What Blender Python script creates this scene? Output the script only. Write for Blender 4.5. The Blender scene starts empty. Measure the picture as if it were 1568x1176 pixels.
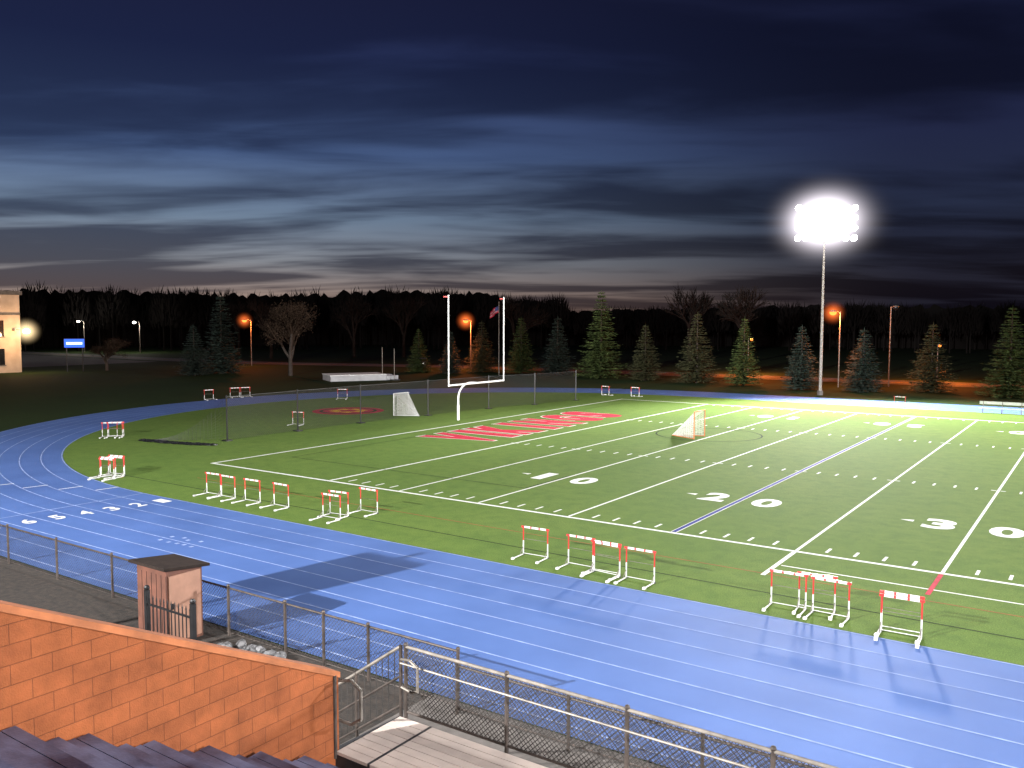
import bpy, math, random
import numpy as np
from mathutils import Vector, Matrix
random.seed(7); np.random.seed(7)
R=math.radians
sc=bpy.context.scene
sc.view_settings.view_transform='Standard'; sc.view_settings.look='None'; sc.view_settings.exposure=0
col=sc.collection

def lin(r,g,b):
    f=lambda c:(c/255/12.92) if c/255<=0.04045 else ((c/255+0.055)/1.055)**2.4
    return (f(r),f(g),f(b),1)

# ---------------------------------------------------------------- materials
def newmat(name):
    m=bpy.data.materials.new(name); m.use_nodes=True
    nt=m.node_tree; b=nt.nodes['Principled BSDF']
    return m,nt,b
def N(nt,t,**kw):
    n=nt.nodes.new(t)
    for k,v in kw.items(): setattr(n,k,v)
    return n
def mat(name,c,rough=.7,metal=0,ns=3.0,amt=.25,bump=0,spec=.5,c2=None,detail=4,bscale=None):
    m,nt,b=newmat(name)
    b.inputs['Roughness'].default_value=rough; b.inputs['Metallic'].default_value=metal
    b.inputs['Specular IOR Level'].default_value=spec
    tc=N(nt,'ShaderNodeTexCoord'); no=N(nt,'ShaderNodeTexNoise'); no.inputs['Scale'].default_value=ns; no.inputs['Detail'].default_value=detail
    nt.links.new(tc.outputs['Object'],no.inputs['Vector'])
    rp=N(nt,'ShaderNodeValToRGB'); e=rp.color_ramp.elements
    lo=c2 if c2 else tuple(x*(1-amt) for x in c[:3]); hi=c[:3] if c2 else tuple(min(1,x*(1+amt)) for x in c[:3])
    e[0].position=.32; e[0].color=(*lo[:3],1); e[1].position=.68; e[1].color=(*hi,1)
    nt.links.new(no.outputs['Fac'],rp.inputs['Fac']); nt.links.new(rp.outputs['Color'],b.inputs['Base Color'])
    if bump:
        n2=N(nt,'ShaderNodeTexNoise'); n2.inputs['Scale'].default_value=bscale or ns*4; n2.inputs['Detail'].default_value=3
        nt.links.new(tc.outputs['Object'],n2.inputs['Vector'])
        bm=N(nt,'ShaderNodeBump'); bm.inputs['Strength'].default_value=bump; bm.inputs['Distance'].default_value=.02
        nt.links.new(n2.outputs['Fac'],bm.inputs['Height']); nt.links.new(bm.outputs['Normal'],b.inputs['Normal'])
    return m
def emit(name,c,s):
    m=bpy.data.materials.new(name); m.use_nodes=True; nt=m.node_tree; nt.nodes.clear()
    e=N(nt,'ShaderNodeEmission'); e.inputs[0].default_value=(*c[:3],1); e.inputs[1].default_value=s
    o=N(nt,'ShaderNodeOutputMaterial'); nt.links.new(e.outputs[0],o.inputs[0])
    try: m.cycles.emission_sampling='NONE'
    except Exception: pass
    return m
def turf_mat(name,ca,cb,cc,rough=.9,bump=.25):
    m,nt,b=newmat(name); b.inputs['Roughness'].default_value=rough; b.inputs['Specular IOR Level'].default_value=.06
    tc=N(nt,'ShaderNodeTexCoord')
    def noise(s,d=4,r=.6):
        n=N(nt,'ShaderNodeTexNoise'); n.inputs['Scale'].default_value=s; n.inputs['Detail'].default_value=d; n.inputs['Roughness'].default_value=r
        nt.links.new(tc.outputs['Object'],n.inputs['Vector']); return n
    n1=noise(.12,3); n2=noise(1.4,5,.75); n3=noise(28,3,.75)
    def mix(f,a,bb,lo,hi):
        mr=N(nt,'ShaderNodeMapRange'); mr.inputs[1].default_value=lo; mr.inputs[2].default_value=hi
        nt.links.new(f,mr.inputs[0]); mx=N(nt,'ShaderNodeMix',data_type='RGBA')
        nt.links.new(mr.outputs[0],mx.inputs[0])
        for v,i in ((a,6),(bb,7)):
            if isinstance(v,tuple): mx.inputs[i].default_value=(*v[:3],1)
            else: nt.links.new(v,mx.inputs[i])
        return mx.outputs[2]
    c=mix(n1.outputs['Fac'],ca,cb,.35,.65)
    c2=mix(n2.outputs['Fac'],c,cc,.42,.80)
    mul=N(nt,'ShaderNodeMix',data_type='RGBA',blend_type='MULTIPLY'); mul.inputs[0].default_value=1
    rp=N(nt,'ShaderNodeMapRange'); rp.inputs[1].default_value=.3; rp.inputs[2].default_value=.7; rp.inputs[3].default_value=.5; rp.inputs[4].default_value=1.4
    nt.links.new(n3.outputs['Fac'],rp.inputs[0]); nt.links.new(c2,mul.inputs[6]); nt.links.new(rp.outputs[0],mul.inputs[7])
    nt.links.new(mul.outputs[2],b.inputs['Base Color'])
    bm=N(nt,'ShaderNodeBump'); bm.inputs['Strength'].default_value=bump; bm.inputs['Distance'].default_value=.02
    nt.links.new(n3.outputs['Fac'],bm.inputs['Height']); nt.links.new(bm.outputs['Normal'],b.inputs['Normal'])
    return m
M={}
M['turf']=turf_mat('artificial_turf',(.104,.172,.038),(.122,.188,.042),(.072,.130,.030))
M['grass']=turf_mat('meadow_grass',(.018,.036,.012),(.024,.044,.013),(.028,.034,.014),.9)
M['track']=mat('blue_track',(.072,.142,.38),.75,0,.35,.10,.2,.25,c2=(.056,.115,.32),bscale=60,detail=7)
M['white']=mat('white_paint',(.74,.76,.74),.8,0,8,.10,spec=.1)
M['lane']=mat('lane_paint',(.26,.34,.58),.8,0,3,.25,spec=.1)
M['redp']=mat('red_paint',(.42,.025,.05),.8,0,3,.2,spec=.1)
M['blackp_shadow']=mat('black_paint_and_shadow',(.03,.045,.02),.9,0,3,.2,spec=.05)  # black line paint, also used to draw a wire's shadow on the grass
M['bluep']=mat('blue_line_paint',(.02,.03,.22),.8,0,3,.2,spec=.1)
M['yellowp']=mat('yellow_paint',(.7,.42,.03),.8,0,3,.2,spec=.1)
M['pink']=mat('faded_red_paint',(.26,.10,.04),.9,0,3,.2,spec=.1)
M['gwhite']=mat('white_enamel',(.60,.61,.61),.4,0,3,.08)
M['red']=mat('red_enamel',(.50,.03,.025),.4,0,3,.15)
M['galv']=mat('galvanized_steel',(.20,.18,.16),.55,.5,6,.35)
M['fence']=mat('weathered_fence_pipe',(.065,.052,.046),.55,.4,5,.4)
M['wire']=mat('chain_link_wire',(.04,.036,.034),.6,.4,5,.3)
M['iron']=mat('black_iron',(.015,.015,.017),.45,.4,5,.2)
M['alum']=mat('weathered_aluminum',(.15,.19,.33),.36,.2,1.8,.35,.15,c2=(.018,.026,.06),bscale=30,detail=8)
M['deck']=mat('deck_planks',(.62,.52,.47),.55,.05,1.6,.2,.1,c2=(.45,.38,.35),bscale=25,detail=7)
M['dark']=mat('dark_steel',(.03,.03,.034),.55,.4,4,.3)
M['mulch']=mat('mulch_soil',(.035,.025,.020),.95,0,6,.4,.8,c2=(.010,.009,.008),bscale=25)
M['conc']=mat('concrete',(.10,.09,.085),.9,0,3,.25,.3,bscale=30)
M['asph']=mat('asphalt',(.06,.06,.06),.85,0,3,.25,.2,bscale=30)
M['bark']=mat('bark',(.045,.034,.028),.95,0,8,.4,.5)
M['twig']=mat('twigs',(.014,.012,.011),.95,0,1,.4,spec=.1)
M['dtree']=mat('distant_woods',(.012,.011,.011),1,0,.1,.4,spec=0)
M['rock']=mat('rock',(.17,.17,.18),.9,0,5,.4,.6,c2=(.05,.05,.055))
M['lampE']=emit('floodlight_lens',(1,.98,1),60)
M['sodE']=emit('sodium_lamp',(1,.24,.04),3.0)
M['whE']=emit('white_lamp',(1,.93,.8),12)
M['blE']=emit('blue_sign_face',(.04,.12,.9),2.2)
M['wsE']=emit('sign_letter',(.7,.8,1),2.5)
M['winE']=emit('lit_window',(1,.55,.25),.8)

def needle(name,a,b_,tip):
    m,nt,b=newmat(name); b.inputs['Roughness'].default_value=.7; b.inputs['Specular IOR Level'].default_value=.2
    tc=N(nt,'ShaderNodeTexCoord'); no=N(nt,'ShaderNodeTexNoise'); no.inputs['Scale'].default_value=1.3; no.inputs['Detail'].default_value=4; no.inputs['Roughness'].default_value=.75
    nt.links.new(tc.outputs['Object'],no.inputs['Vector'])
    rp=N(nt,'ShaderNodeValToRGB'); e=rp.color_ramp.elements; e[0].position=.3; e[0].color=(*a,1); e[1].position=.72; e[1].color=(*tip,1)
    k=rp.color_ramp.elements.new(.52); k.color=(*b_,1)
    nt.links.new(no.outputs['Fac'],rp.inputs['Fac']); nt.links.new(rp.outputs['Color'],b.inputs['Base Color'])
    return m
M['needG']=needle('spruce_needles_green',(.03,.05,.018),(.09,.13,.04),(.20,.25,.09))
M['needB']=needle('spruce_needles_blue',(.02,.032,.026),(.05,.075,.06),(.12,.155,.125))
M['needP']=needle('pine_needles_brownish',(.03,.034,.016),(.08,.085,.04),(.15,.14,.07))

def blockmat():
    m,nt,b=newmat('painted_concrete_block'); b.inputs['Roughness'].default_value=.85; b.inputs['Specular IOR Level'].default_value=.25
    tc=N(nt,'ShaderNodeTexCoord'); sp=N(nt,'ShaderNodeSeparateXYZ'); cb=N(nt,'ShaderNodeCombineXYZ')
    nt.links.new(tc.outputs['Object'],sp.inputs[0]); nt.links.new(sp.outputs[1],cb.inputs[0]); nt.links.new(sp.outputs[2],cb.inputs[1])
    br=N(nt,'ShaderNodeTexBrick'); br.inputs['Scale'].default_value=1; br.inputs['Brick Width'].default_value=.40; br.inputs['Row Height'].default_value=.20
    br.inputs['Mortar Size'].default_value=.006; br.inputs['Mortar Smooth'].default_value=.5
    br.inputs['Color1'].default_value=(.245,.072,.024,1); br.inputs['Color2'].default_value=(.20,.058,.020,1); br.inputs['Mortar'].default_value=(.14,.042,.016,1)
    nt.links.new(cb.outputs[0],br.inputs['Vector'])
    no=N(nt,'ShaderNodeTexNoise'); no.inputs['Scale'].default_value=2.0; no.inputs['Detail'].default_value=8; no.inputs['Roughness'].default_value=.65; nt.links.new(tc.outputs['Object'],no.inputs['Vector'])
    mr=N(nt,'ShaderNodeMapRange'); mr.inputs[1].default_value=.3; mr.inputs[2].default_value=.7; mr.inputs[3].default_value=.65; mr.inputs[4].default_value=1.2; nt.links.new(no.outputs['Fac'],mr.inputs[0])
    mx=N(nt,'ShaderNodeMix',data_type='RGBA',blend_type='MULTIPLY'); mx.inputs[0].default_value=1
    nt.links.new(br.outputs['Color'],mx.inputs[6]); nt.links.new(mr.outputs[0],mx.inputs[7]); nt.links.new(mx.outputs[2],b.inputs['Base Color'])
    n2=N(nt,'ShaderNodeTexNoise'); n2.inputs['Scale'].default_value=60; nt.links.new(tc.outputs['Object'],n2.inputs['Vector'])
    ad=N(nt,'ShaderNodeMath',operation='MULTIPLY_ADD'); ad.inputs[1].default_value=-1.2; nt.links.new(br.outputs['Fac'],ad.inputs[0]); nt.links.new(n2.outputs['Fac'],ad.inputs[2])
    bm=N(nt,'ShaderNodeBump'); bm.inputs['Strength'].default_value=.6; bm.inputs['Distance'].default_value=.01
    nt.links.new(ad.outputs[0],bm.inputs['Height']); nt.links.new(bm.outputs['Normal'],b.inputs['Normal'])
    return m
M['block']=blockmat()
M['cap']=mat('wall_cap',(.29,.095,.034),.8,0,3,.3,.3,detail=7)
M['wood']=mat('shed_wood',(.10,.036,.022),.7,0,3,.25,.2)
M['woodLit']=mat('shed_door_lit',(.30,.16,.11),.7,0,3,.15,.2)  # lighter wood tone: brightness of the lit face put into the colour
M['roof']=mat('shed_roof',(.018,.012,.010),.8,0,5,.3,.2,spec=.2)
M['brickb']=mat('beige_building',(.42,.32,.24),.85,0,.8,.15)
M['mat_']=mat('vault_mat_vinyl',(.35,.36,.38),.6,0,1,.15)
M['carp']=mat('car_paint',(.05,.055,.07),.3,.3,1,.1)
M['glass']=mat('dark_glass',(.01,.012,.015),.08,0,1,.1)
M['orange']=mat('orange_enamel',(.55,.14,.03),.45,0,3,.1)
def netmat():
    m=bpy.data.materials.new('white_net'); m.use_nodes=True; nt=m.node_tree; b=nt.nodes['Principled BSDF']; b.inputs['Base Color'].default_value=(.7,.7,.66,1)
    t=N(nt,'ShaderNodeBsdfTransparent'); mx=N(nt,'ShaderNodeMixShader')
    tc=N(nt,'ShaderNodeTexCoord'); no=N(nt,'ShaderNodeTexNoise'); no.inputs['Scale'].default_value=9; nt.links.new(tc.outputs['Object'],no.inputs['Vector'])
    mr=N(nt,'ShaderNodeMapRange'); mr.inputs[3].default_value=.2; mr.inputs[4].default_value=.5; nt.links.new(no.outputs['Fac'],mr.inputs[0])
    nt.links.new(mr.outputs[0],mx.inputs[0]); nt.links.new(t.outputs[0],mx.inputs[1]); nt.links.new(b.outputs[0],mx.inputs[2])
    nt.links.new(mx.outputs[0],nt.nodes['Material Output'].inputs['Surface']); return m
M['net']=netmat()

# ---------------------------------------------------------------- mesh builder
class MB:
    def __init__(s): s.v=[];s.f=[];s.m=[];s.mats=[]
    def mi(s,k):
        if k not in s.mats: s.mats.append(k)
        return s.mats.index(k)
    def face(s,pts,k):
        i=len(s.v); s.v+= [tuple(p) for p in pts]; s.f.append(tuple(range(i,i+len(pts)))); s.m.append(s.mi(k))
    def box(s,lo,hi,k,rot=None,org=(0,0,0)):
        x0,y0,z0=lo;x1,y1,z1=hi
        P=[(x0,y0,z0),(x1,y0,z0),(x1,y1,z0),(x0,y1,z0),(x0,y0,z1),(x1,y0,z1),(x1,y1,z1),(x0,y1,z1)]
        i=len(s.v); s.v+=P; q=s.mi(k)
        for f in ((0,3,2,1),(4,5,6,7),(0,1,5,4),(1,2,6,5),(2,3,7,6),(3,0,4,7)):
            s.f.append(tuple(i+a for a in f)); s.m.append(q)
    def cyl(s,a,b,r,k,n=8,r2=None,caps=True):
        a=Vector(a);b=Vector(b);d=(b-a)
        if d.length<1e-6:return
        d.normalize(); u=d.orthogonal().normalized(); w=d.cross(u); r2=r if r2 is None else r2
        i=len(s.v); q=s.mi(k)
        for t in range(n):
            c=math.cos(2*math.pi*t/n);e=math.sin(2*math.pi*t/n); s.v.append(tuple(a+(u*c+w*e)*r))
        for t in range(n):
            c=math.cos(2*math.pi*t/n);e=math.sin(2*math.pi*t/n); s.v.append(tuple(b+(u*c+w*e)*r2))
        for t in range(n):
            s.f.append((i+t,i+(t+1)%n,i+n+(t+1)%n,i+n+t)); s.m.append(q)
        if caps:
            s.f.append(tuple(i+t for t in range(n-1,-1,-1))); s.m.append(q)
            s.f.append(tuple(i+n+t for t in range(n))); s.m.append(q)
    def path(s,pts,r,k,n=8):
        for a,b in zip(pts[:-1],pts[1:]): s.cyl(a,b,r,k,n)
    def ball(s,c,r,k,n=8,m=5,sc_=(1,1,1),jit=0):
        i=len(s.v);q=s.mi(k)
        for a in range(m+1):
            th=math.pi*a/m
            for b in range(n):
                ph=2*math.pi*b/n; rr=r*(1+random.uniform(-jit,jit))
                s.v.append((c[0]+rr*sc_[0]*math.sin(th)*math.cos(ph),c[1]+rr*sc_[1]*math.sin(th)*math.sin(ph),c[2]+rr*sc_[2]*math.cos(th)))
        for a in range(m):
            for b in range(n):
                s.f.append((i+a*n+b,i+(a+1)*n+b,i+(a+1)*n+(b+1)%n,i+a*n+(b+1)%n)); s.m.append(q)
    def mesh(s,name,smooth=False):
        me=bpy.data.meshes.new(name); me.from_pydata(s.v,[],s.f)
        for k in s.mats: me.materials.append(M[k])
        me.polygons.foreach_set('material_index',s.m)
        if smooth: me.polygons.foreach_set('use_smooth',[True]*len(s.f))
        me.update(); return me
    def obj(s,name,loc=(0,0,0),rz=0,smooth=False,scale=1):
        return place(s.mesh(name,smooth),name,loc,rz,scale)
def place(me,name,loc=(0,0,0),rz=0,scale=1,parent=None):
    o=bpy.data.objects.new(name,me); col.objects.link(o); o.location=loc; o.rotation_euler=(0,0,rz)
    o.scale=(scale,)*3 if not isinstance(scale,tuple) else scale
    if parent: o.parent=parent
    return o

# ---------------------------------------------------------------- camera
f_,yaw,pit,rol,cx,cy,cz=1329.41,0.6047,0.0726,0.0021,31.53,-29.72,7.891
F=Vector((-math.sin(yaw)*math.cos(pit),math.cos(yaw)*math.cos(pit),-math.sin(pit)))
r_=Vector((math.cos(yaw),math.sin(yaw),0)); u_=r_.cross(F)
r2=r_*math.cos(rol)+u_*math.sin(rol); u2=-r_*math.sin(rol)+u_*math.cos(rol)
cam=bpy.data.cameras.new('camera'); cam.sensor_width=36; cam.lens=36*f_/1568; cam.clip_end=3000; cam.clip_start=.05
co=bpy.data.objects.new('camera',cam); col.objects.link(co)
mm=Matrix((r2,u2,-F)).transposed().to_4x4(); mm.translation=(cx,cy,cz); co.matrix_world=mm
sc.camera=co

# ---------------------------------------------------------------- world / sky
w=bpy.data.worlds.new('World'); sc.world=w; w.use_nodes=True; nt=w.node_tree; bg=nt.nodes['Background']
try:
    w.cycles.sampling_method='MANUAL'; w.cycles.sample_map_resolution=256
except Exception: pass
L=nt.links.new
tc=N(nt,'ShaderNodeTexCoord'); sp=N(nt,'ShaderNodeSeparateXYZ'); L(tc.outputs['Generated'],sp.inputs[0])
xy=N(nt,'ShaderNodeCombineXYZ'); L(sp.outputs[0],xy.inputs[0]); L(sp.outputs[1],xy.inputs[1])
nm=N(nt,'ShaderNodeVectorMath',operation='NORMALIZE'); L(xy.outputs[0],nm.inputs[0])
dt=N(nt,'ShaderNodeVectorMath',operation='DOT_PRODUCT'); L(nm.outputs[0],dt.inputs[0]); dt.inputs[1].default_value=(-.93,.36,0)
az=N(nt,'ShaderNodeMapRange',interpolation_type='SMOOTHSTEP'); az.inputs[1].default_value=.50; az.inputs[2].default_value=1.08; L(dt.outputs['Value'],az.inputs[0])
ez=N(nt,'ShaderNodeMapRange'); ez.inputs[1].default_value=0; ez.inputs[2].default_value=.4; L(sp.outputs[2],ez.inputs[0])
def ramp(st):
    r=N(nt,'ShaderNodeValToRGB'); e=r.color_ramp.elements
    e[0].position=st[0][0]; e[0].color=lin(*st[0][1]); e[1].position=st[-1][0]; e[1].color=lin(*st[-1][1])
    for p,c in st[1:-1]: k=e.new(p); k.color=lin(*c)
    L(ez.outputs[0],r.inputs[0]); return r
rl=ramp([(0,(170,134,112)),(.08,(160,142,134)),(.16,(140,144,152)),(.28,(116,136,160)),(.45,(76,100,144)),(.7,(52,66,114)),(1,(54,54,96))])
rr=ramp([(0,(28,28,38)),(.12,(30,32,46)),(.3,(34,42,66)),(.5,(30,36,66)),(.75,(25,30,60)),(1,(24,27,54))])
mxs=N(nt,'ShaderNodeMix',data_type='RGBA'); L(az.outputs[0],mxs.inputs[0]); L(rr.outputs[0],mxs.inputs[6]); L(rl.outputs[0],mxs.inputs[7])
zd=N(nt,'ShaderNodeMath',operation='ADD'); zd.inputs[1].default_value=.08; L(sp.outputs[2],zd.inputs[0])
zm=N(nt,'ShaderNodeMath',operation='MAXIMUM'); zm.inputs[1].default_value=.02; L(zd.outputs[0],zm.inputs[0])
dv=N(nt,'ShaderNodeVectorMath',operation='DIVIDE'); L(xy.outputs[0],dv.inputs[0])
cbz=N(nt,'ShaderNodeCombineXYZ'); [L(zm.outputs[0],cbz.inputs[i]) for i in range(3)]; L(cbz.outputs[0],dv.inputs[1])
mp=N(nt,'ShaderNodeMapping'); mp.inputs['Rotation'].default_value=(0,0,-.58); L(dv.outputs[0],mp.inputs[0])
mp2=N(nt,'ShaderNodeMapping'); mp2.inputs['Scale'].default_value=(.46,1.05,1); mp2.inputs['Location'].default_value=(3.6,1.9,0); L(mp.outputs[0],mp2.inputs[0])
n1=N(nt,'ShaderNodeTexNoise'); n1.inputs['Scale'].default_value=.80; n1.inputs['Detail'].default_value=4; n1.inputs['Roughness'].default_value=.45; n1.inputs['Distortion'].default_value=.7; L(mp2.outputs[0],n1.inputs['Vector'])
n2=N(nt,'ShaderNodeTexNoise'); n2.inputs['Scale'].default_value=1.8; n2.inputs['Detail'].default_value=6; n2.inputs['Roughness'].default_value=.5; n2.inputs['Distortion'].default_value=.5; L(mp2.outputs[0],n2.inputs['Vector'])
ad=N(nt,'ShaderNodeMath',operation='MULTIPLY_ADD'); ad.inputs[1].default_value=.42; L(n2.outputs['Fac'],ad.inputs[0]); L(n1.outputs['Fac'],ad.inputs[2])
cl=N(nt,'ShaderNodeMapRange',interpolation_type='SMOOTHSTEP'); cl.inputs[1].default_value=.60; cl.inputs[2].default_value=.86; cl.inputs[3].default_value=1; cl.inputs[4].default_value=0; L(ad.outputs[0],cl.inputs[0])
dk=N(nt,'ShaderNodeMix',data_type='RGBA',blend_type='MULTIPLY'); dk.inputs[7].default_value=(.25,.26,.32,1); L(cl.outputs[0],dk.inputs[0]); L(mxs.outputs[2],dk.inputs[6])
ns=N(nt,'ShaderNodeTexSky'); ns.sky_type='NISHITA'; ns.sun_disc=False; ns.sun_elevation=R(-3); ns.sun_rotation=math.atan2(-.93,.36)
sm=N(nt,'ShaderNodeMix',data_type='RGBA',blend_type='ADD'); sm.inputs[0].default_value=.02; L(dk.outputs[2],sm.inputs[6]); L(ns.outputs[0],sm.inputs[7])
L(sm.outputs[2],bg.inputs[0]); bg.inputs[1].default_value=1.0

# ---------------------------------------------------------------- ground sheets
def sheet(name,polys,k,z):
    b=MB()
    for p in polys: b.face([(x,y,z) for x,y in p],k)
    return b.obj(name)
b=MB()
g=[-1600,-400,-150,-60,0,60,150,400,1600]
for i in range(8):
    for j in range(8): b.face([(g[i],g[j],-.02),(g[i+1],g[j],-.02),(g[i+1],g[j+1],-.02),(g[i],g[j+1],-.02)],'grass')
b.obj('ground')
CX,CY,RI=-3.8,24.4,31.4; LW=1.07; NL=6; RO=RI+NL*LW+.2
XR=95
def arc(r,n=64): return [(CX-r*math.sin(t),CY-r*math.cos(t)) for t in [math.pi*i/n for i in range(n+1)]]
ai=arc(RI); ao=arc(RO)
sheet('artificial_turf_field',[[(XR,CY-RI)]+[(XR,CY+RI)]+ai[::-1]],'turf',0)
tp=[[ai[i],ai[i+1],ao[i+1],ao[i]] for i in range(64)]
tp.append([(CX,CY+RI),(XR,CY+RI),(XR,CY+RO),(CX,CY+RO)])
tp.append([(CX,-15.9),(XR,-15.9),(XR,-7.0),(CX,-7.0)])
sheet('running_track',tp,'track',-.004)
sheet('sprint_chute',[[(-60,-15.9),(CX,-15.9),(CX,CY-RO),(-60,CY-RO)]],'track',-.008)
b=MB()
def ribbon(b,pts,wd,k,z):
    n=len(pts); Lp=[];Rp=[]
    for i in range(n):
        a=pts[max(i-1,0)];c=pts[min(i+1,n-1)]; dx,dy=c[0]-a[0],c[1]-a[1]; l=math.hypot(dx,dy); nx,ny=-dy/l*wd/2,dx/l*wd/2
        Lp.append((pts[i][0]+nx,pts[i][1]+ny,z)); Rp.append((pts[i][0]-nx,pts[i][1]-ny,z))
    for i in range(n-1): b.face([Rp[i],Rp[i+1],Lp[i+1],Lp[i]],k)
for i in range(0,NL+1):
    r=RI+.05+i*LW; a=arc(r,96)
    ribbon(b,[(XR,CY-r)]+a+[(XR,CY+r)],.05,'lane',.001)
for i in (7,8):
    ribbon(b,[(-50,-7-i*LW),(XR,-7-i*LW)],.05,'lane',.001)
for x in (-4.6,): ribbon(b,[(x,-7.05),(x,-7.05-LW*8)],.06,'lane',.003)
for i in range(6):
    t=.10+.045*i; r0=RI+i*LW; ribbon(b,[(CX-r0*math.sin(t),CY-r0*math.cos(t)),(CX-(r0+LW)*math.sin(t),CY-(r0+LW)*math.cos(t))],.08,'white',.004)
for i in range(9):
    x=3.6+.45*(i%5)+random.uniform(-.1,.1); y=-11.6+.35*(i//5)*1.5+random.uniform(-.1,.1); b.box((x,y,.002),(x+.14,y+.14,.006),'lane')
b.obj('lane_markings')

# ---------------------------------------------------------------- field markings
Y=.9144; FW=48.77
b=MB()
def ln(x0,y0,x1,y1,wd,k,z): ribbon(b,[(x0,y0),(x1,y1)],wd,k,z)
ln(-9.2,0,XR,0,.17,'white',.004); ln(-9.2,FW,XR,FW,.2,'white',.004); ln(-9.144,-.1,-9.144,FW+.1,.18,'white',.008)
for k in range(0,20):
    x=5*k*Y
    if k==4:
        ln(x,.12,x,FW-.12,.24,'white',.006); ln(x,.12,x,FW-.12,.17,'bluep',.010)
    else:
        if k==5: ln(x,-3.4,x,-.12,.15,'white',.006)
        ln(x,.12,x,FW-.12,.15 if k==0 else .11,'white',.006)
    for yy in (16.26,FW-16.26): ln(x-.3,yy,x-.08,yy,.1,'white',.006);ln(x+.08,yy,x+.3,yy,.1,'white',.006)
for i in range(1,100):
    if i%5==0: continue
    x=i*Y
    for yy in (.45,16.0,FW-16.6,FW-1.05): ln(x,yy,x,yy+.6,.10,'white',.004)
ln(23,-2.0,XR,-2.0,.08,'white',.004)
ln(27.43,-2.6,27.43,-.12,.14,'redp',.006)
ln(-6,-3.2,XR,-3.2,.06,'pink',.004)
ln(-12,-4.9,XR,-5.45,.07,'blackp_shadow',.004)  # cast shadow of a wire, drawn as a dark strip on the grass
for a in ((-7.2,4.0,-7.2,FW-4),(-7.2,4,9,4),): ln(*a,.07,'blackp_shadow',.012)
ln(9,4.0,9,8,.07,'blackp_shadow',.012)
def circ(cx_,cy_,r,wd,k,z,a0=0,a1=2*math.pi): ribbon(b,[(cx_+r*math.cos(a0+(a1-a0)*i/48),cy_+r*math.sin(a0+(a1-a0)*i/48)) for i in range(49)],wd,k,z)
circ(8.6,27.6,3.6,.11,'blackp_shadow',.014)
b.box((8.0,24.9,.002),(8.05,26.8,.012),'blackp_shadow')
for xk in (10,20,30,40):
    for (yy,sg) in ((7.3,1),(FW-7.3,1)):
        x=xk*Y-2.1; b.face([(x-.5,yy+.05,.005),(x,yy-.12,.005),(x,yy+.22,.005)],'white')
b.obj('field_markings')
def text_mesh(body,off,k,name):
    c=bpy.data.curves.new(name,'FONT'); c.body=body; c.size=1; c.offset=off; c.align_x='CENTER'; c.align_y='CENTER'; c.resolution_u=4
    o=bpy.data.objects.new(name,c); col.objects.link(o); bpy.context.view_layer.update()
    dg=bpy.context.evaluated_depsgraph_get(); me=bpy.data.meshes.new_from_object(o.evaluated_get(dg)); me.name=name
    bpy.data.objects.remove(o); me.materials.clear(); me.materials.append(M[k])
    co_=np.empty(len(me.vertices)*3,'f'); me.vertices.foreach_get('co',co_); co_=co_.reshape(-1,3)
    return me,co_
def text_fit(body,wd,ht,off,k,name,loc,rz,parent,outline=0):
    me,c=text_mesh(body,off,k,name); mn,mx_=c.min(0),c.max(0); ctr=(mn+mx_)/2
    sx,sy=wd/(mx_[0]-mn[0]),ht/(mx_[1]-mn[1])
    c=c-ctr; c[:,0]*=sx; c[:,1]*=sy; c[:,2]=0
    me.vertices.foreach_set('co',c.ravel()); me.update()
    place(me,name,loc,rz,1,parent)
    if outline:
        me2,c=text_mesh(body,off+outline,'white',name+'_outline'); mn,mx_=c.min(0),c.max(0); c=c-(mn+mx_)/2; c[:,0]*=sx; c[:,1]*=sy; c[:,2]=0
        me2.vertices.foreach_set('co',c.ravel()); me2.update(); place(me2,name+'_outline',(loc[0],loc[1],loc[2]-.005),rz,1,parent)
e=bpy.data.objects.new('yard_numerals',None); col.objects.link(e)
for n_,xx in (('1',10),('2',20),('3',30),('4',40)):
    x=xx*Y
    for y_,rz in ((7.3,0),(FW-7.3,math.pi)):
        text_fit(n_,1.15 if n_!='1' else .6,1.83,.04,'white','digit',(x-1.15 if rz==0 else x+1.15,y_,.005),rz,e)
        text_fit('0',1.2,1.83,.04,'white','digit',(x+1.15 if rz==0 else x-1.15,y_,.005),rz,e)
e=bpy.data.objects.new('end_zone_lettering',None); col.objects.link(e)
word='VIKINGS'; ys=[16.4,19.0,21.5,24.4,27.3,30.8,34.2]
for ch,yy in zip(word,ys):
    wd=1.2 if ch=='I' else 2.75
    text_fit(ch,wd,5.5,.085,'redp','letter',(-4.5,yy,.010),math.pi/2,e,.018)
e=bpy.data.objects.new('lane_numerals',None); col.objects.link(e)
for i in range(7):
    text_fit(str(i+1),.45,.85,.02,'white','digit',(-2.4-.15*i,-7.55-LW*i,.004),math.pi/2,e)
b=MB(); c0=(-23.3,24.4)
def disc(r,k,z,s=1.0): b.face([(c0[0]+r*math.cos(t*math.pi/20),c0[1]+s*r*math.sin(t*math.pi/20),z) for t in range(40)],k)
disc(3.1,'redp',.004); disc(2.5,'blackp_shadow',.008); disc(2.2,'redp',.012)
for t in range(7):
    a=t*2*math.pi/7; q=(c0[0]+1.2*math.cos(a),c0[1]+1.2*math.sin(a)); b.face([(q[0]-.5,q[1]-.35,.016),(q[0]+.5,q[1]-.35,.016),(q[0]+.35,q[1]+.45,.016),(q[0]-.35,q[1]+.4,.016)],'yellowp')
b.obj('painted_emblem')

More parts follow.
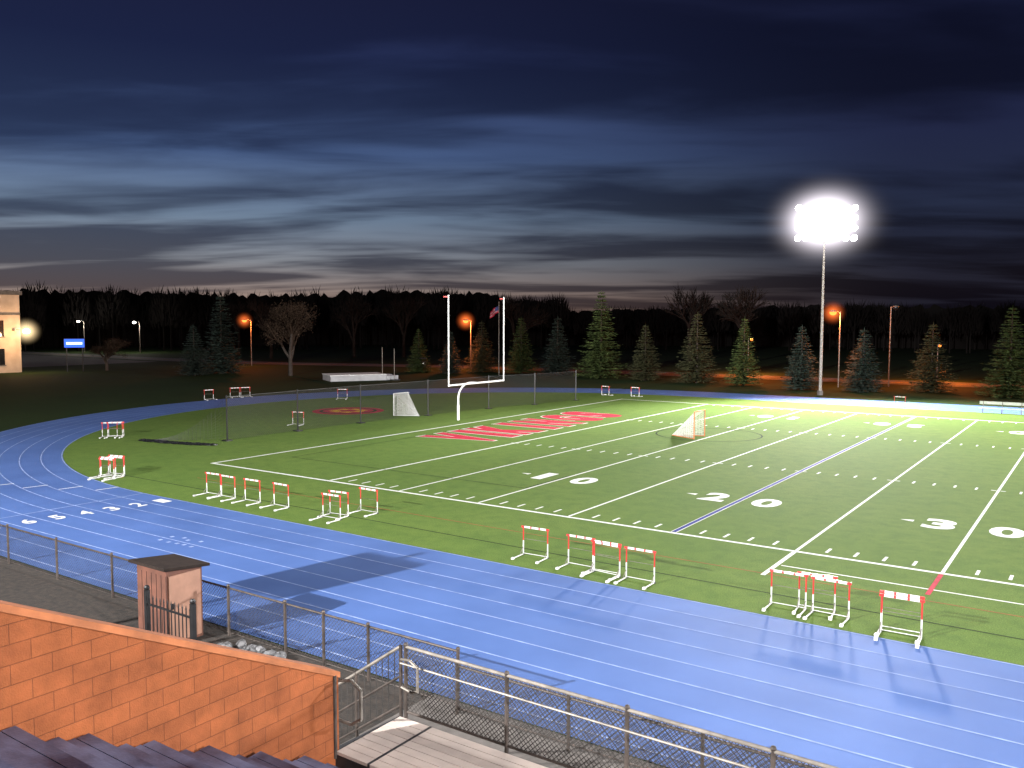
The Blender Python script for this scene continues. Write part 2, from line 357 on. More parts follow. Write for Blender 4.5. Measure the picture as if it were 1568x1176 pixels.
# ---------------------------------------------------------------- hurdles
def hurdle_mesh():
    b=MB(); W=1.06; H=1.0
    for s in (-1,1):
        x=s*(W/2-.06)
        b.path([(x,-.02,0.03),(x,-.68,.03)],.022,'gwhite',6)
        b.box((x-.04,-.74,.0),(x+.04,-.62,.06),'gwhite')
        b.cyl((x,0,.02),(x,0,.50),.022,'gwhite',8); b.cyl((x,0,.50),(x,0,H-.06),.021,'red',8)
        b.box((x-.02,-.05,.0),(x+.02,.05,.05),'dark')
        b.cyl((x,-.25,.03),(x,0,.28),.012,'galv',6)
    b.cyl((-W/2+.06,0,.06),(W/2-.06,0,.06),.012,'gwhite',6)
    b.cyl((-W/2+.06,-.0,.56),(W/2-.06,0,.56),.008,'galv',6)
    xs=[-W/2,-W/2+.12,-W/2+.34,-W/2+.40,W/2-.40,W/2-.34,W/2-.12,W/2]; ks=['red','gwhite','red','gwhite','red','gwhite','red']
    for i in range(7): b.box((xs[i],-.035,H-.065),(xs[i+1],-.012,H),ks[i])
    return b.mesh('hurdle')
hm=hurdle_mesh()
H=[(24.45,-6.0,.03),(25.6,-6.05,-.02),(25.15,-5.75,.10),(27.4,-6.25,.03),(27.45,-6.55,.04),(15.9,-5.7,.05),(17.75,-5.85,0),(18.75,-6.0,.03),(18.85,-6.15,-.08),(20.0,-6.15,.0),
(-1.7,-5.4,.05),(-.6,-5.45,0),(1.0,-5.4,.04),(2.8,-5.35,-.03),(6.2,-5.7,.04),(6.0,-5.1,.1),(6.6,-4.0,0),
(-9.9,-5.6,.25),(-9.7,-5.3,.3),(-9.5,-5.9,.2),(-10.1,-5.0,.25),
(-24,2.8,.8),(-23.7,3.0,.75),(-23.9,3.2,.85),
(-19.0,14.9,.3),(-42.3,24,1.4),(-42.4,27.2,1.2),(-42.0,28.2,1.2),(-32.2,32.4,.6),(-12.6,51.6,3.0),(-9.3,52.0,3.1),(15.6,56.3,3.1)]
for x,y,a in H: place(hm,'hurdle',(x,y,.0),a)

# ---------------------------------------------------------------- goalpost
b=MB(); gx=-9.144; gy=24.38
pts=[(gx-1.9,gy,0)]+[(gx-1.9,gy,1.7)]
for i in range(9):
    t=i/8*math.pi/2; pts.append((gx-1.9+1.35*(1-math.cos(t)),gy,1.7+1.35*math.sin(t)))
pts.append((gx,gy,3.05))
b.path(pts,.075,'gwhite',12)
b.cyl((gx,gy-3.56,3.05),(gx,gy+3.56,3.05),.07,'gwhite',12)
for s in (-1,1): b.cyl((gx,gy+s*3.56,2.98),(gx,gy+s*3.56,9.8),.045,'gwhite',10)
for s in (-1,1): b.box((gx-.02,gy+s*3.56-.55,9.62),(gx+.02,gy+s*3.56-.05,9.70),'red')
b.cyl((gx-1.9,gy,0),(gx-1.9,gy,1.2),.10,'gwhite',12)
b.obj('goalpost',smooth=False)

# ---------------------------------------------------------------- lacrosse goals
def lax(loc,rz,k='gwhite'):
    b=MB(); h=1.83
    b.path([(0,-h/2,0),(0,-h/2,h),(0,h/2,h),(0,h/2,0)],.035,k,8)
    B=(-2.0,0,.03)
    for s in (-1,1): b.path([(0,s*h/2,.03),B],.025,k,6)
    b.face([(0,-h/2,0.05),(0,-h/2,h),B],'net'); b.face([(0,h/2,0.05),(0,h/2,h),B],'net'); b.face([(0,-h/2,h),(0,h/2,h),B],'net')
    for i in range(1,12):
        t=i/12; b.cyl((0,-h/2+h*t,h),B,.006,'gwhite',4)
        for s in (-1,1): b.cyl((0,s*h/2,h*t),(B[0],0,B[2]),.006,'gwhite',4)
        for (p,q) in (((0,-h/2,h),(0,h/2,h)),((0,-h/2,0),(0,-h/2,h)),((0,h/2,0),(0,h/2,h))):
            P=[p[j]*(1-t)+B[j]*t for j in range(3)]; Q=[q[j]*(1-t)+B[j]*t for j in range(3)]; b.cyl(P,Q,.005,'gwhite',4)
    b.obj('lacrosse_goal',loc,rz)
lax((8.75,25.6,.01),0,'orange'); lax((-17.4,24.7,.01),math.pi)

# ---------------------------------------------------------------- chain link helper
def chain(b,A,B,zb,zt,pitch,wr,k='wire'):
    A=Vector(A);B=Vector(B);Ln=(B-A).length;d=(B-A)/Ln;n=Vector((-d.y,d.x,0)); Hh=zt-zb
    for fam,sg in ((0,1),(1,-1)):
        s=-Hh
        while s<Ln+ (Hh if sg<0 else 0):
            s0=s; s1=s+sg*Hh
            lo,hi=min(s0,s1),max(s0,s1)
            if hi>0 and lo<Ln:
                def at(q): return (q-s0)/(s1-s0)*Hh
                q0=min(max(s0,0),Ln);q1=min(max(s1,0),Ln)
                P=A+d*q0; Q=A+d*q1; off=n*(.004*(1 if fam else -1))
                p=Vector((P.x,P.y,zb+at(q0)))+off; q=Vector((Q.x,Q.y,zb+at(q1)))+off
                t=(q-p)
                if t.length>1e-3:
                    t.normalize(); sd=t.cross(n).normalized()*wr
                    b.face([p-sd,q-sd,q+sd,p+sd],k)
            s+=pitch
b=MB(); fy=-16.2
chain(b,(-46,fy,0),(20.9,fy,0),.05,1.2,.10,.0055)
b.cyl((-46,fy,1.2),(20.9,fy,1.2),.025,'fence',8)
for x in [20.9,18.4,17.0,15.7,13.6,11.0,8.4,5.4,2.4,-.6,-3.6,-6.6,-9.6,-12.6,-16,-19,-22,-25,-28,-31,-34,-37,-40,-43,-46]:
    b.cyl((x,fy-.04,0),(x,fy-.04,1.26),.035,'fence',8); b.ball((x,fy-.04,1.27),.045,'fence',8,4)
b.cyl((-46,fy,.06),(20.9,fy,.06),.008,'fence',5)
b.obj('chain_link_fence')
b=MB(); fy2=-16.35
chain(b,(20.95,fy2,0),(60,fy2,0),.05,.95,.09,.0055)
b.cyl((20.95,fy2,.97),(60,fy2,.97),.028,'fence',8); b.cyl((20.95,fy2,.10),(60,fy2,.10),.02,'fence',6)
for i in range(16):
    x=21.0+2.6*i; b.cyl((x,fy2-.05,0),(x,fy2-.05,1.05),.035,'fence',8); b.ball((x,fy2-.05,1.06),.045,'fence',8,4)
b.obj('chain_link_fence')

sheet('mulch_bed',[[(-60,-24),(20,-24),(20,-15.95),(-60,-15.95)]],'mulch',-.006)
sheet('concrete_apron',[[(20,-40),(110,-40),(110,-15.95),(20,-15.95)]],'conc',-.002)

# ---------------------------------------------------------------- bleachers
b=MB(); x0,x1=23.12,70
rows=[( -22.3-.71*k, 2.27+.36*k) for k in range(0,22)]
for k,(y,z) in enumerate(rows):
    for j in range(2):
        ya=y-.27+.14*j; b.box((x0+.05*random.random(),ya,z-.045),(x1,ya+.13,z),'alum')
    b.box((x0,y+.14,z-.33),(x1,y+.42,z-.29),'alum'); b.box((x0,y-.29,z-.36),(x1,y-.275,z-.06),'dark')
    for xx in np.arange(x0+.5,x1,1.83): b.box((xx,y-.22,z-.40),(xx+.05,y+.0,z-.047),'dark')
for xx in np.arange(x0+.5,x1,1.83):
    b.cyl((xx+.1,rows[0][0],rows[0][1]-.5),(xx+.1,rows[-1][0],rows[-1][1]-.5),.06,'dark',6)
    for k in (4,10,16): b.cyl((xx+.1,rows[k][0],0),(xx+.1,rows[k][0],rows[k][1]-.5),.06,'dark',6)
b.obj('bleachers')
b=MB()
n=8; y0,y1=-21.62,-20.32
for i in range(n):
    a=y0+(y1-y0)*i/n; b.box((23.02,a+.004,1.955),(70,a+(y1-y0)/n-.008,2.0),'deck')
b.box((22.98,y0,1.75),(70,y0+.05,1.95),'dark'); b.box((22.98,y1-.04,1.75),(70,y1+.02,1.97),'dark')
for xx in np.arange(23.1,70,2.4):
    b.cyl((xx,y1-.1,0),(xx,y1-.1,1.8),.05,'dark',8); b.cyl((xx,y0+.1,0),(xx,y0+.1,1.8),.05,'dark',8)
b.box((23.6,y0,1.95),(23.64,y1,2.004),'dark')
b.obj('walkway_deck')
b=MB(); yg=-20.28
chain(b,(23.1,yg,0),(60,yg,0),2.08,3.05,.075,.0058)
for z,r in ((3.07,.026),(2.08,.02)): b.cyl((23.1,yg,z),(60,yg,z),r,'fence' if z<3 else 'galv',10)
b.cyl((23.1,yg-.12,2.86),(60,yg-.12,2.86),.016,'galv',8)
for i in range(20):
    x=23.1+1.83*i; b.cyl((x,yg,1.75),(x,yg,3.09),.03,'fence',10); b.ball((x,yg,3.1),.038,'fence',8,4)
b.path([(23.12,yg-.12,2.92),(23.35,yg-.2,2.98),(23.5,yg-.2,2.9),(23.5,yg-.2,2.55),(23.35,yg-.15,2.48),(23.12,yg-.12,2.5)],.02,'galv',8)
b.obj('guard_rail')
b=MB()
for i in range(10):
    x=23.0-.29*i; z=2.0-.2*(i+1)
    b.box((x-.30,y0+.05,z-.04),(x,y1-.05,z),'dark'); b.box((x-.012,y0+.05,z),(x,y1-.05,z+.15),'dark')
for yy in (y0+.02,y1): b.face([(23.0,yy,1.95),(20.1,yy,-.02),(20.1,yy,.0),(20.3,yy,.25),(23.0,yy,2.0)],'dark')
for yy in (yg,y0+.0):
    for zo,r in ((1.05,.026),(.6,.018),(.15,.018)):
        b.cyl((23.0,yy,2+zo),(20.2,yy,.08+zo),r,'galv' if zo>1 else 'fence',8)
    for t in (0,.33,.66,1): b.cyl((23.0-2.8*t,yy,2-1.92*t-.1),(23.0-2.8*t,yy,3.07-1.92*t),.028,'fence',8)
for t in np.arange(0,1,.045): b.cyl((23.0-2.8*t,yg,2.15-1.92*t),(23.0-2.8*t,yg,3.03-1.92*t),.008,'wire',5)
b.path([(22.95,y0+.1,2.95),(23.2,y0+.12,3.0),(23.38,y0+.12,2.9),(23.38,y0+.12,2.5),(23.2,y0+.12,2.38),(22.95,y0+.1,2.4)],.022,'galv',8)
b.obj('steel_staircase')
b=MB(); ye=-21.55; yb=-34.0; zt0=3.02; sl=.492
ztb=zt0+sl*(ye-yb)
for xx,fl in ((23.0,0),(22.7,1)):
    P=[(xx,ye,-.1),(xx,yb,-.1),(xx,yb,ztb),(xx,ye,zt0)]; b.face(P if fl else P[::-1],'block')
b.face([(22.7,ye,-.1),(23.0,ye,-.1),(23.0,ye,zt0),(22.7,ye,zt0)],'block')
b.face([(22.7,yb,-.1),(22.7,yb,ztb),(23.0,yb,ztb),(23.0,yb,-.1)],'block')
cl_=.08; a0=(ye+.02,zt0-.009); a1=(yb,ztb+.001)
xa,xb=22.67,23.02
q=[(xa,a0[0],a0[1]),(xb,a0[0],a0[1]),(xb,a1[0],a1[1]),(xa,a1[0],a1[1])]; t=[(p[0],p[1],p[2]+cl_) for p in q]
b.face(t,'cap'); b.face(q[::-1],'cap')
for i in range(4): j=(i+1)%4; b.face([q[i],q[j],t[j],t[i]],'cap')
b.obj('block_wall')

# ---------------------------------------------------------------- shed + iron gate + rocks
b=MB()
sx0,sx1,sy0,sy1=11.85,13.05,-17.6,-16.6
b.box((sx0,sy0,0),(sx1,sy1,1.78),'wood')
b.box((sx1+.002,sy0+.06,.08),(sx1+.03,sy1-.06,1.72),'woodLit')
b.box((sx1+.03,sy0+.12,.9),(sx1+.06,sy0+.16,1.05),'iron')
for x in np.arange(sx0+.2,sx1,.2): b.box((x,sy0-.006,.05),(x+.012,sy0-.001,1.74),'roof')
ov=.14
q=[(sx0-ov,sy0-ov,1.91),(sx1+ov,sy0-ov,1.91),(sx1+ov,sy1+ov,1.77),(sx0-ov,sy1+ov,1.77)]; t=[(p[0],p[1],p[2]+.07) for p in q]
b.face(t,'roof'); b.face(q[::-1],'roof')
for i in range(4): j=(i+1)%4; b.face([q[i],q[j],t[j],t[i]],'roof')
b.face([(sx1,sy0,1.78),(sx1,sy1,1.78),(sx1,sy0,1.90)],'wood'); b.face([(sx0,sy0,1.78),(sx1,sy0,1.78),(sx1,sy0,1.90),(sx0,sy0,1.90)],'wood')
b.obj('storage_shed')
b=MB(); gy_=-18.2; g0,g1=13.2,14.95
for x in np.arange(g0+.1,g1,.14): b.cyl((x,gy_,.08),(x,gy_,1.42),.014,'iron',6); b.cyl((x,gy_,1.42),(x,gy_,1.52),.02,'iron',6,r2=.002)
for z in (.15,1.25): b.box((g0,gy_-.02,z),(g1,gy_+.02,z+.04),'iron')
for x in (g0,g1): b.box((x-.05,gy_-.05,0),(x+.05,gy_+.05,1.6),'iron'); b.ball((x,gy_,1.65),.07,'iron',8,5)
b.obj('iron_gate')
b=MB()
for i in range(60):
    x=random.uniform(14.1,16.6); y=random.uniform(-17.5,-16.5); r=random.uniform(.07,.19)
    b.ball((x,y,r*.4),r,'rock',6,4,(1,.8,.65),.28)
b.obj('rock_pile')
b=MB(); pp=[(-16,6.2),(-16.1,12.3),(-15.9,18.4),(-15.2,25.6),(-14.5,33.2),(-13.2,38.8),(-12.3,44.9)]
for x,y in pp: b.cyl((x,y,0),(x,y,3.0),.05,'iron',8); b.box((x-.25,y-.25,0),(x+.25,y+.25,.06),'iron')
for (a,c) in zip(pp[:-1],pp[1:]):
    chain(b,(a[0],a[1],0),(c[0],c[1],0),.05,2.9,.17,.006,'iron'); b.cyl((a[0],a[1],2.9),(c[0],c[1],2.9),.014,'iron',5)
A_=Vector((-16,6.2,0)); B_=Vector((-20.4,3.2,0))
for i in range(22):
    t=i/21; p=A_.lerp(B_,t); zt=2.9*(1-t)**2.2+.05; b.cyl((p.x,p.y,.03),(p.x,p.y,zt),.006,'iron',4)
    if i<21:
        t2=(i+1)/21; p2=A_.lerp(B_,t2); zt2=2.9*(1-t2)**2.2+.05
        for k in range(1,13): b.cyl((p.x,p.y,zt*k/12),(p2.x,p2.y,zt2*k/12),.005,'iron',4)
b.obj('ball_stop_net')
b=MB()
for i in range(90):
    t=i/89; b.ball((-20.6+5.4*t+random.uniform(-.25,.25),3.2+1.2*t*t+random.uniform(-.2,.2),.02),.16,'iron',6,4,(1.5,1.5,.45),.35)
b.obj('fallen_net')

# ---------------------------------------------------------------- vault pit, bench, flag
b=MB()
b.box((-4.5,-2.2,0),(3.0,2.2,.75),'mat_'); b.box((3.05,-2.2,0),(4.6,-.5,.6),'mat_'); b.box((3.05,.5,0),(4.6,2.2,.6),'mat_')
b.box((-4.6,-2.25,.75),(3.0,2.25,.82),'white')
for s in (-1,1):
    b.box((3.4,s*2.7-.3,0),(4.6,s*2.7+.3,.12),'iron'); b.cyl((3.9,s*2.7,.1),(3.9,s*2.7,4.2),.05,'galv',8)
b.obj('pole_vault_pit',(-51,54,0),R(60))
b=MB(); b.box((0,0,.40),(5,.3,.45),'gwhite'); b.box((0,.42,.75),(5,.46,1.0),'gwhite')
for x in (.3,1.75,3.2,4.7):
    b.cyl((x,.05,0),(x,.05,.4),.03,'galv',6); b.cyl((x,.3,0),(x,.44,1.0),.03,'galv',6)
b.obj('team_bench',(22.2,55.2,0),0)
b=MB(); b.cyl((0,0,0),(0,0,10.5),.06,'galv',8,r2=.035); b.ball((0,0,10.6),.1,'galv',8,5)
M['flagw']=mat('flag_cloth',(.45,.35,.38),.9,0,4,.2,c2=(.25,.05,.06)); M['flagb']=mat('flag_union',(.04,.05,.16),.9)
for i in range(8):
    for j in range(5):
        def fp(i,j): return (-.05-1.5*i/8, .15*math.sin(i*1.1+j*.4), 10.1-1.0*j/5-.9*(i/8)**1.3)
        b.face([fp(i,j),fp(i+1,j),fp(i+1,j+1),fp(i,j+1)],'flagb' if (i<3 and j<3) else ('flagw' if j%2 else 'redp'))
b.obj('flagpole',(-42.5,74,0),0)

# ---------------------------------------------------------------- floodlight towers
def glow_volume(name,loc,r,c,s,parent=None,pw=3.0):  # self-glowing ball put round a lamp to imitate its bloom
    m=bpy.data.materials.new(name); m.use_nodes=True; nt=m.node_tree; nt.nodes.clear()
    o=N(nt,'ShaderNodeOutputMaterial'); e=N(nt,'ShaderNodeEmission'); e.inputs[0].default_value=(*c,1)
    tc=N(nt,'ShaderNodeTexCoord'); ln_=N(nt,'ShaderNodeVectorMath',operation='LENGTH'); nt.links.new(tc.outputs['Object'],ln_.inputs[0])
    sb=N(nt,'ShaderNodeMath',operation='SUBTRACT',use_clamp=True); sb.inputs[0].default_value=1; nt.links.new(ln_.outputs['Value'],sb.inputs[1])
    p=N(nt,'ShaderNodeMath',operation='POWER'); p.inputs[1].default_value=pw; nt.links.new(sb.outputs[0],p.inputs[0])
    k=N(nt,'ShaderNodeMath',operation='MULTIPLY'); k.inputs[1].default_value=s; nt.links.new(p.outputs[0],k.inputs[0])
    nt.links.new(k.outputs[0],e.inputs[1]); nt.links.new(e.outputs[0],o.inputs['Volume'])
    b=MB(); b.ball((0,0,0),1,'white',24,14); me=b.mesh(name,True); me.materials.clear(); me.materials.append(m)
    return place(me,name,loc,0,r,parent)
def spot(name,loc,aim,P,ang,blend,rad,c=(1,.97,.93),parent=None):
    l=bpy.data.lights.new(name,'SPOT'); l.energy=P; l.spot_size=R(ang); l.spot_blend=blend; l.shadow_soft_size=rad; l.color=c
    o=bpy.data.objects.new(name,l); col.objects.link(o); o.location=loc
    o.rotation_euler=(Vector(aim)-Vector(loc)).to_track_quat('-Z','Y').to_euler()
    if parent: o.parent=parent; o.matrix_parent_inverse=parent.matrix_world.inverted()
    return o
def tower(x,y,aim,P,rad=.6,glow=False,rows=4,zc=18.4,ang=128):
    emp=bpy.data.objects.new('floodlight_tower',None); col.objects.link(emp)
    b=MB()
    b.cyl((0,0,0),(0,0,zc+2.0),.18,'galv',12,r2=.09); b.cyl((0,0,0),(0,0,.5),.3,'conc',12)
    d=Vector((aim[0]-x,aim[1]-y,0)).normalized(); sd=Vector((-d.y,d.x,0)); W=2.9
    dn=(d*.85+Vector((0,0,-.5))).normalized()
    for i in range(rows):
        z=zc-1.5+i*1.05
        b.cyl(-sd*W+Vector((0,0,z)),sd*W+Vector((0,0,z)),.05,'galv',8)
        for j in range(8):
            p=sd*(-W+2*W*j/7)+Vector((0,0,z))+d*.15
            b.cyl(p,p+dn*.45,.14,'galv',12,r2=.36); b.cyl(p+dn*.452,p+dn*.46,.35,'lampE',14)
    o=b.obj('pole_and_lamps'); o.location=(x,y,0); o.parent=emp
    spot('flood_beam',(x+d.x*1.2,y+d.y*1.2,zc-.3),aim,P,ang,.6,rad,parent=emp)
    if glow: glow_volume('lamp_glow_volume',(x,y,zc+.1),(9.0,9.0,7.0),(1,.92,1.0),3.2,emp,6.2)  # added glow ball for the blown-out lamp bank
    return emp
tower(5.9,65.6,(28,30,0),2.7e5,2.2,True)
tower(85.5,65.6,(45,15,0),6.3e5,2.2)
t3=tower(2,-58,(12,20,0),3.2e5,.12,zc=22,ang=120)
spot('tree_fill_beam',(2.4,-57,22.6),(-8,80,5),8.0e5,27,1.0,.5,parent=t3)  # added spot to brighten the spruces; no such fixture is seen
tower(62,-32,(30,14,0),1.3e5,.45,zc=20,ang=130)
b=MB(); b.cyl((7.3,-32.3,0),(7.3,-32.3,10.9),.06,'galv',8)  # unseen panel on a mast, added and sized to cast the track shadow
b.box((6.65,-32.15,9.3),(8.0,-31.85,10.5),'dark')
for x in (6.98,7.67):
    for z in (9.6,10.2): b.cyl((x,-31.84,z),(x,-31.80,z),.24,'iron',14)
b.obj('shadow_panel_mast')

# ---------------------------------------------------------------- street lamps
def street(x,y,z,k,c,P,gr=.3,arm=(0,-1),glow_r=0,glow_s=2.0):
    emp=bpy.data.objects.new('street_lamp',None); col.objects.link(emp); emp.location=(x,y,0)
    b=MB(); b.cyl((0,0,0),(0,0,z+.1),.08,'galv',8,r2=.05)
    ax,ay=arm
    b.path([(0,0,z-.1),(ax*.6,ay*.6,z+.15),(ax*1.2,ay*1.2,z+.15)],.04,'galv',6)
    b.ball((ax*1.35,ay*1.35,z+.12),gr*1.1,'galv',12,6,(1,1,.35)); b.ball((ax*1.35,ay*1.35,z-.04),gr,k,14,8,(1,1,.8))
    o=b.obj('pole_and_head'); o.parent=emp
    if P:
        l=bpy.data.lights.new('lamp','POINT'); l.energy=P; l.color=c; l.shadow_soft_size=.25
        q=bpy.data.objects.new('lamp',l); col.objects.link(q); q.location=(ax*1.35,ay*1.35,z-gr-.4); q.parent=emp
        if glow_r: glow_volume('lamp_glow_volume',(ax*1.35,ay*1.35,z-.05),glow_r,(c[0],c[1]*.8,c[2]),glow_s,emp,2.8)  # lamp bloom added as an emissive ball
ORG=(1,.22,.035)
street(4.6,78.3,9.0,'sodE',ORG,6500,.42,(-.5,-.5),1.7,2.0)
street(-55.7,84.5,7.9,'sodE',ORG,6500,.45,(0,-1),1.9,1.9)
street(-91.7,68.8,7.9,'sodE',ORG,4000,.40,(0,-1),1.7,1.7)
street(-162,92,7.4,'whE',(1,.9,.75),2000,.42)
street(-176,86,7.6,'whE',(1,.9,.75),2000,.38)
street(-155,52,8.1,'whE',(1,.9,.75),2000,.42)
street(40,96,9,'sodE',ORG,14000)  # out-of-view lamp added to brighten the orange road band
street(-12.6,95.4,5.2,'sodE',ORG,9000,.2,(0,1))  # added lamp, hidden behind a spruce, for the orange road glow
street(13.0,93.8,4.8,'sodE',ORG,7000,.2,(0,1))  # second hidden lamp added for the same road glow
street(9.3,83.1,9.6,'glass',ORG,0,.3,(.5,-.5))
b=MB(); rp=[(160,98),(60,94),(20,92),(-10,91),(-40,90),(-62,88),(-80,82),(-98,76),(-130,74),(-220,76)]
ribbon(b,rp,8,'asph',.0); ribbon(b,rp,.15,'yellowp',.005)
ribbon(b,[(x,y+4.2) for x,y in rp],.3,'conc',.012); b.obj('road')
sheet('parking_lot',[[(-215,40),(-118,40),(-118,68),(-215,72)]],'asph',-.008)

# ---------------------------------------------------------------- building and sign
b=MB(); bx,by=-104,36
b.box((bx-22,by-30,0),(bx,by,11.6),'brickb'); b.box((bx-22.3,by-30.3,11.6),(bx+.3,by+.3,12.2),'conc'); b.box((bx-.0,by-30,8.6),(bx+.12,by+.0,8.9),'conc')
for i in range(8):
    for z in (1.2,5.4):
        y=by-2.4-3.4*i
        b.box((bx+.003,y-1.6,z),(bx+.05,y,z+2.4),'winE' if (i*3+int(z))%4==0 else 'glass')
        b.box((bx+.003,y-1.75,z-.15),(bx+.12,y+.15,z-.01),'conc'); b.box((bx+.05,y-.83,z),(bx+.08,y-.77,z+2.4),'conc')
for i in range(6): b.box((bx-3-3.2*i-1.6,by+.003,5.4),(bx-3-3.2*i,by+.05,7.8),'glass')
b.box((bx+.003,by-1.2,6.2),(bx+.8,by-.9,6.5),'galv'); b.ball((bx+2.0,by-.1,6.2),.5,'whE',16,10,(1,1,.7)); b.cyl((bx+.8,by-1.0,6.4),(bx+2.0,by-.1,6.5),.05,'galv',6)
b.obj('school_building')
emp=bpy.data.objects.new('wall_lamp',None); col.objects.link(emp)
l=bpy.data.lights.new('lamp','POINT'); l.energy=1800; l.color=(1,.60,.28); l.shadow_soft_size=.3; q=bpy.data.objects.new('lamp',l); col.objects.link(q); q.location=(bx+3.6,by-1.5,5.6); q.parent=emp
glow_volume('lamp_glow_volume',(bx+2.0,by-.1,6.2),2.3,(1,.72,.38),2.0,emp,2.6)  # emissive ball adds bloom round this lamp
b=MB()
for s in (-1.1,1.1): b.cyl((s,0,0),(s,0,3.8),.08,'dark',8)
b.box((-1.45,-.15,3.65),(1.45,.15,5.05),'dark'); b.box((-1.38,-.17,3.72),(1.38,-.152,4.98),'blE'); b.box((-1.1,-.185,4.15),(1.1,-.172,4.5),'wsE')
b.obj('lit_sign',(-99,41.5,0),R(52))
b=MB()
prof=[(-2.2,.35),(-2.2,.85),(-1.9,.98),(-1.1,1.05),(-.55,1.45),(.9,1.47),(1.6,1.05),(2.15,.95),(2.25,.7),(2.25,.35)]
for s in (-1,1):
    P=[(x,s*.88,z) for x,z in prof]; b.face(P if s<0 else P[::-1],'carp')
for i in range(len(prof)-1):
    (xa,za),(xb,zb)=prof[i],prof[i+1]; k='glass' if i in (3,5) else 'carp'; b.face([(xa,-.88,za),(xa,.88,za),(xb,.88,zb),(xb,-.88,zb)],k)
for s in (-1,1):
    b.face([(-.95,s*.885,1.06),(-.5,s*.885,1.38),(.85,s*.885,1.4),(1.35,s*.885,1.06)],'glass')
    for x in (-1.4,1.4): b.cyl((x,s*.7,.33),(x,s*.92,.33),.33,'iron',16)
    b.box((-2.24,s*.6-.18,.62),(-2.2,s*.6+.18,.78),'whE'); b.box((2.25,s*.6-.18,.7),(2.28,s*.6+.18,.8),'redp')
b.obj('parked_car',(-66,84,0),R(125))

# ---------------------------------------------------------------- trees
def spruce(key,seed,wf=.24,lev=44):
    rnd=random.Random(seed); b=MB(); Ht=10.0
    b.cyl((0,0,0),(0,0,Ht*.95),.17,'bark',8,r2=.02)
    q=b.mi(key)
    for l in range(lev):
        h=.05+.93*(l/lev)+rnd.uniform(-.01,.01); rad=Ht*wf*(1-h)**.82*rnd.uniform(.8,1.12)+.12; n=int(7+9*(1-h)); ph=rnd.uniform(0,6.28)
        for k in range(n):
            a=ph+k*6.283/n+rnd.uniform(-.25,.25); rr=rad*rnd.uniform(.72,1.18); c,s=math.cos(a),math.sin(a)
            ns2=max(3,int(rr/.20)); z0=h*Ht
            for j in range(ns2):
                t=(j+.6)/ns2; r=rr*t; z=z0-.10*rr*math.sin(t*2.2)-.10*r+ (.14*rr*t*t)+rnd.uniform(-.07,.07)
                sz=(.34*(1-.45*t)+.11)*(.55+.6*(1-h))
                for e2 in range(2):
                    da=rnd.uniform(-1.0,1.0); dc,ds=math.cos(a+da),math.sin(a+da); px,py=-ds,dc
                    x,y=c*r+rnd.uniform(-.08,.08),s*r+rnd.uniform(-.08,.08); zz=rnd.uniform(-.16,.12); wdt=.30*sz
                    i=len(b.v)
                    b.v+=[(x-px*wdt,y-py*wdt,z+rnd.uniform(-.06,.06)),(x+px*wdt,y+py*wdt,z+rnd.uniform(-.08,.04)),(x+dc*sz*1.25,y+ds*sz*1.25,z+zz*sz*2.2)]
                    b.f.append((i,i+1,i+2)); b.m.append(q)
    for k in range(6):
        a=k*1.05; i=len(b.v); b.v+=[(.04*math.cos(a),.04*math.sin(a),Ht*.93),(.04*math.cos(a+2),.04*math.sin(a+2),Ht*.93),(.03,0,Ht*1.01)]; b.f.append((i,i+1,i+2)); b.m.append(q)
    return b.mesh('spruce_tree')
SG=[spruce('needG',1),spruce('needG',2,.22)]; SB=[spruce('needB',3),spruce('needB',4,.23)]; SP=[spruce('needP',5,.28,38)]
T=[(-55.8,71.5,6.8,SG[0],1),(-49.8,71.8,6.5,SB[0],1),(-48.1,77.3,8,SP[0],1),(-41.4,78.2,8.6,SG[1],1),(-35.3,78.7,8.7,SB[0],1.05),(-27.3,77.3,12.2,SG[0],.95),(-19.9,76.1,7.6,SP[0],1),(-12.3,75.5,9.2,SP[0],.95),(-5.8,74.6,8.5,SG[1],.95),(2.1,71.6,7.6,SB[1],1.05),(8.6,72.9,7.3,SB[0],1.1),(14.9,77.5,7.9,SP[0],1.05),(22.8,74.9,9.6,SG[0],1),(-77,51.6,11.9,SB[0],.95),(-76.3,46.4,7.4,SB[1],1.2),(31,76,9,SG[1],1)]
for i,(x,y,h,me,wd) in enumerate(T):
    s=h/10; place(me,'spruce_tree',(x,y,-.02),i*1.7,(s*wd*1.2,s*wd*1.2,s))
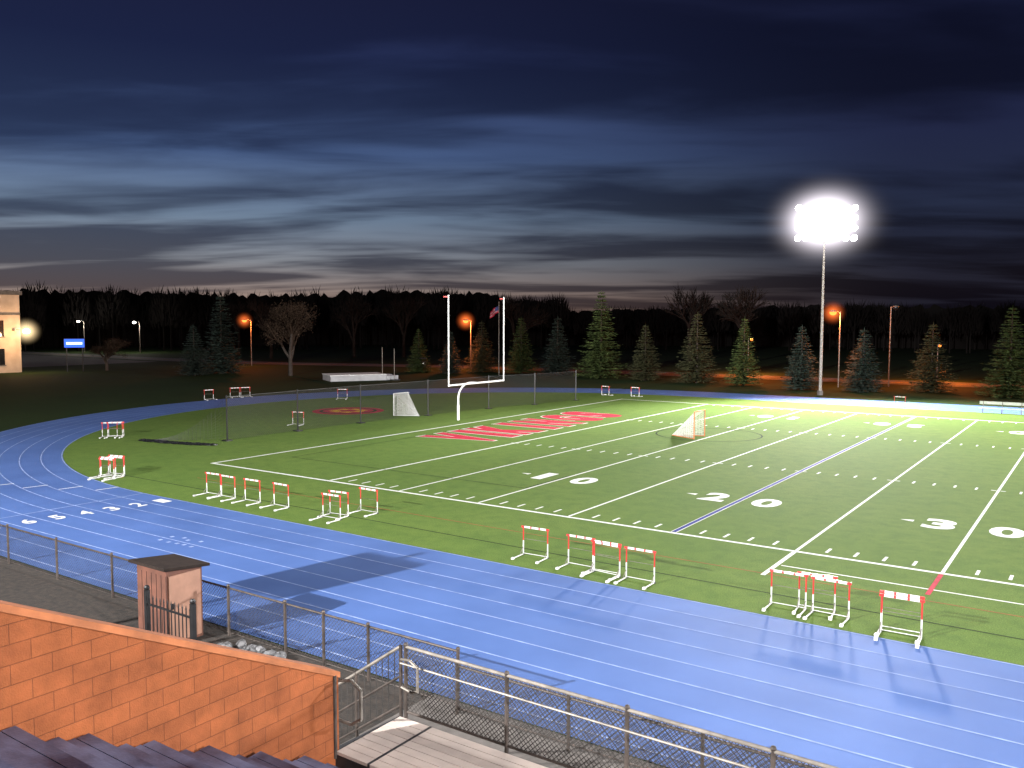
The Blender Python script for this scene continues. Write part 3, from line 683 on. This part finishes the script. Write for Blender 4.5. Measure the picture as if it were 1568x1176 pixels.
def bare(seed,H=12,key='twig',spread=.55,depth=6,leaf=0):
    rnd=random.Random(seed); b=MB(); tips=[]
    def grow(p,d,l,r,dep):
        q=p+d*l*.5+Vector((rnd.uniform(-1,1),rnd.uniform(-1,1),0))*l*.05; e=p+d*l
        tk='bark' if (dep>3 and leaf) else key
        b.cyl(p,q,r,tk,6 if dep>3 else 3,r2=r*.85,caps=False); b.cyl(q,e,r*.85,tk,6 if dep>3 else 3,r2=r*.66,caps=False)
        if dep<3: tips.append(e)
        if dep==0: return
        for k in range(4 if dep>1 else 3):
            ax=Vector((rnd.gauss(0,1),rnd.gauss(0,1),rnd.gauss(0,.6))).normalized()
            nd=(d+ax*spread*rnd.uniform(.6,1.4)+Vector((0,0,.10))).normalized()
            st=e if k<2 else p+d*l*rnd.uniform(.45,.95)
            grow(st,nd,l*rnd.uniform(.62,.82),max(r*.62,.014),dep-1)
    grow(Vector((0,0,0)),Vector((0,0,1)),H*.22,H*.020,depth)
    q=b.mi(key)
    for t in tips:
        for _ in range(leaf):
            c=t+Vector((rnd.gauss(0,.25),rnd.gauss(0,.25),rnd.gauss(0,.25))); i=len(b.v)
            for _2 in range(3): b.v.append(tuple(c+Vector((rnd.uniform(-.11,.11),rnd.uniform(-.11,.11),rnd.uniform(-.11,.11)))))
            b.f.append((i,i+1,i+2)); b.m.append(q)
    return b.mesh('bare_tree')
M['brownleaf']=mat('dry_leaves',(.04,.026,.018),.9,0,.8,.4,spec=.1)
BT=bare(11,12.5,'brownleaf',.6,5,4); BT2=bare(12,15,'twig',.6,5,0); BT3=bare(13,15,'twig',.5,5,0)
place(BT,'deciduous_tree',(-65.3,54.5,-.02),0,1.3)
place(BT,'deciduous_tree',(-98,46,-.02),2,(1.0,1.0,.62))
for (x,y,s,r) in ((-95,112,1.4,0),(-104,106,1.3,1),(-34,124,1.5,2),(-25,128,1.45,3),(-112,90,1.25,4),(-70,118,1.25,5),(-130,96,1.3,6)):
    place(BT2 if r%2 else BT3,'bare_tree',(x,y,-.02),r,s)
b=MB(); rnd=random.Random(5)
def hprof(a):
    if a>.95: return 19.0
    if a>.80: return 18.5
    if a>.62: return 20.0
    if a>.55: return 17
    return 13.5+1.2*math.sin(a*7)
q=b.mi('dtree')
steps=420
prev=None
for i in range(steps+1):
    a=-.25+1.75*i/steps; h=hprof(a)*(.80+.10*rnd.random()); Rr=285
    p=(cx-math.sin(a)*Rr,cy+math.cos(a)*Rr)
    if prev: b.face([(prev[0],prev[1],-1),(p[0],p[1],-1),(p[0],p[1],h),(prev[0],prev[1],prev[2])],'dtree')
    prev=(p[0],p[1],h)
for i in range(340):
    a=-.25+1.75*rnd.random(); Rr=rnd.uniform(240,283); h=hprof(a)*rnd.uniform(.80,1.06)*Rr/285+ (1-Rr/285)*7.9
    X,Yy=cx-math.sin(a)*Rr,cy+math.cos(a)*Rr; cw=rnd.uniform(3,5.5)
    b.cyl((X,Yy,0),(X,Yy,h*.6),.25,'dtree',4,r2=.12,caps=False)
    for t in range(200):
        th=rnd.uniform(0,6.28); rr=cw*math.sqrt(rnd.random()); zz=h*rnd.uniform(.45,.88)*(1-.25*(rr/cw)**2)
        x,y=X+rr*math.cos(th)*.8,Yy+rr*math.sin(th)*.8; l=rnd.uniform(1,2.6); ox,oy=math.cos(th)*l*.35,math.sin(th)*l*.35; wv=.10
        k=len(b.v); b.v+=[(x-wv,y-wv,zz),(x+wv,y+wv,zz),(x+ox+rnd.uniform(-.3,.3),y+oy,min(zz+l,h))]; b.f.append((k,k+1,k+2)); b.m.append(q)
b.obj('distant_tree_line')
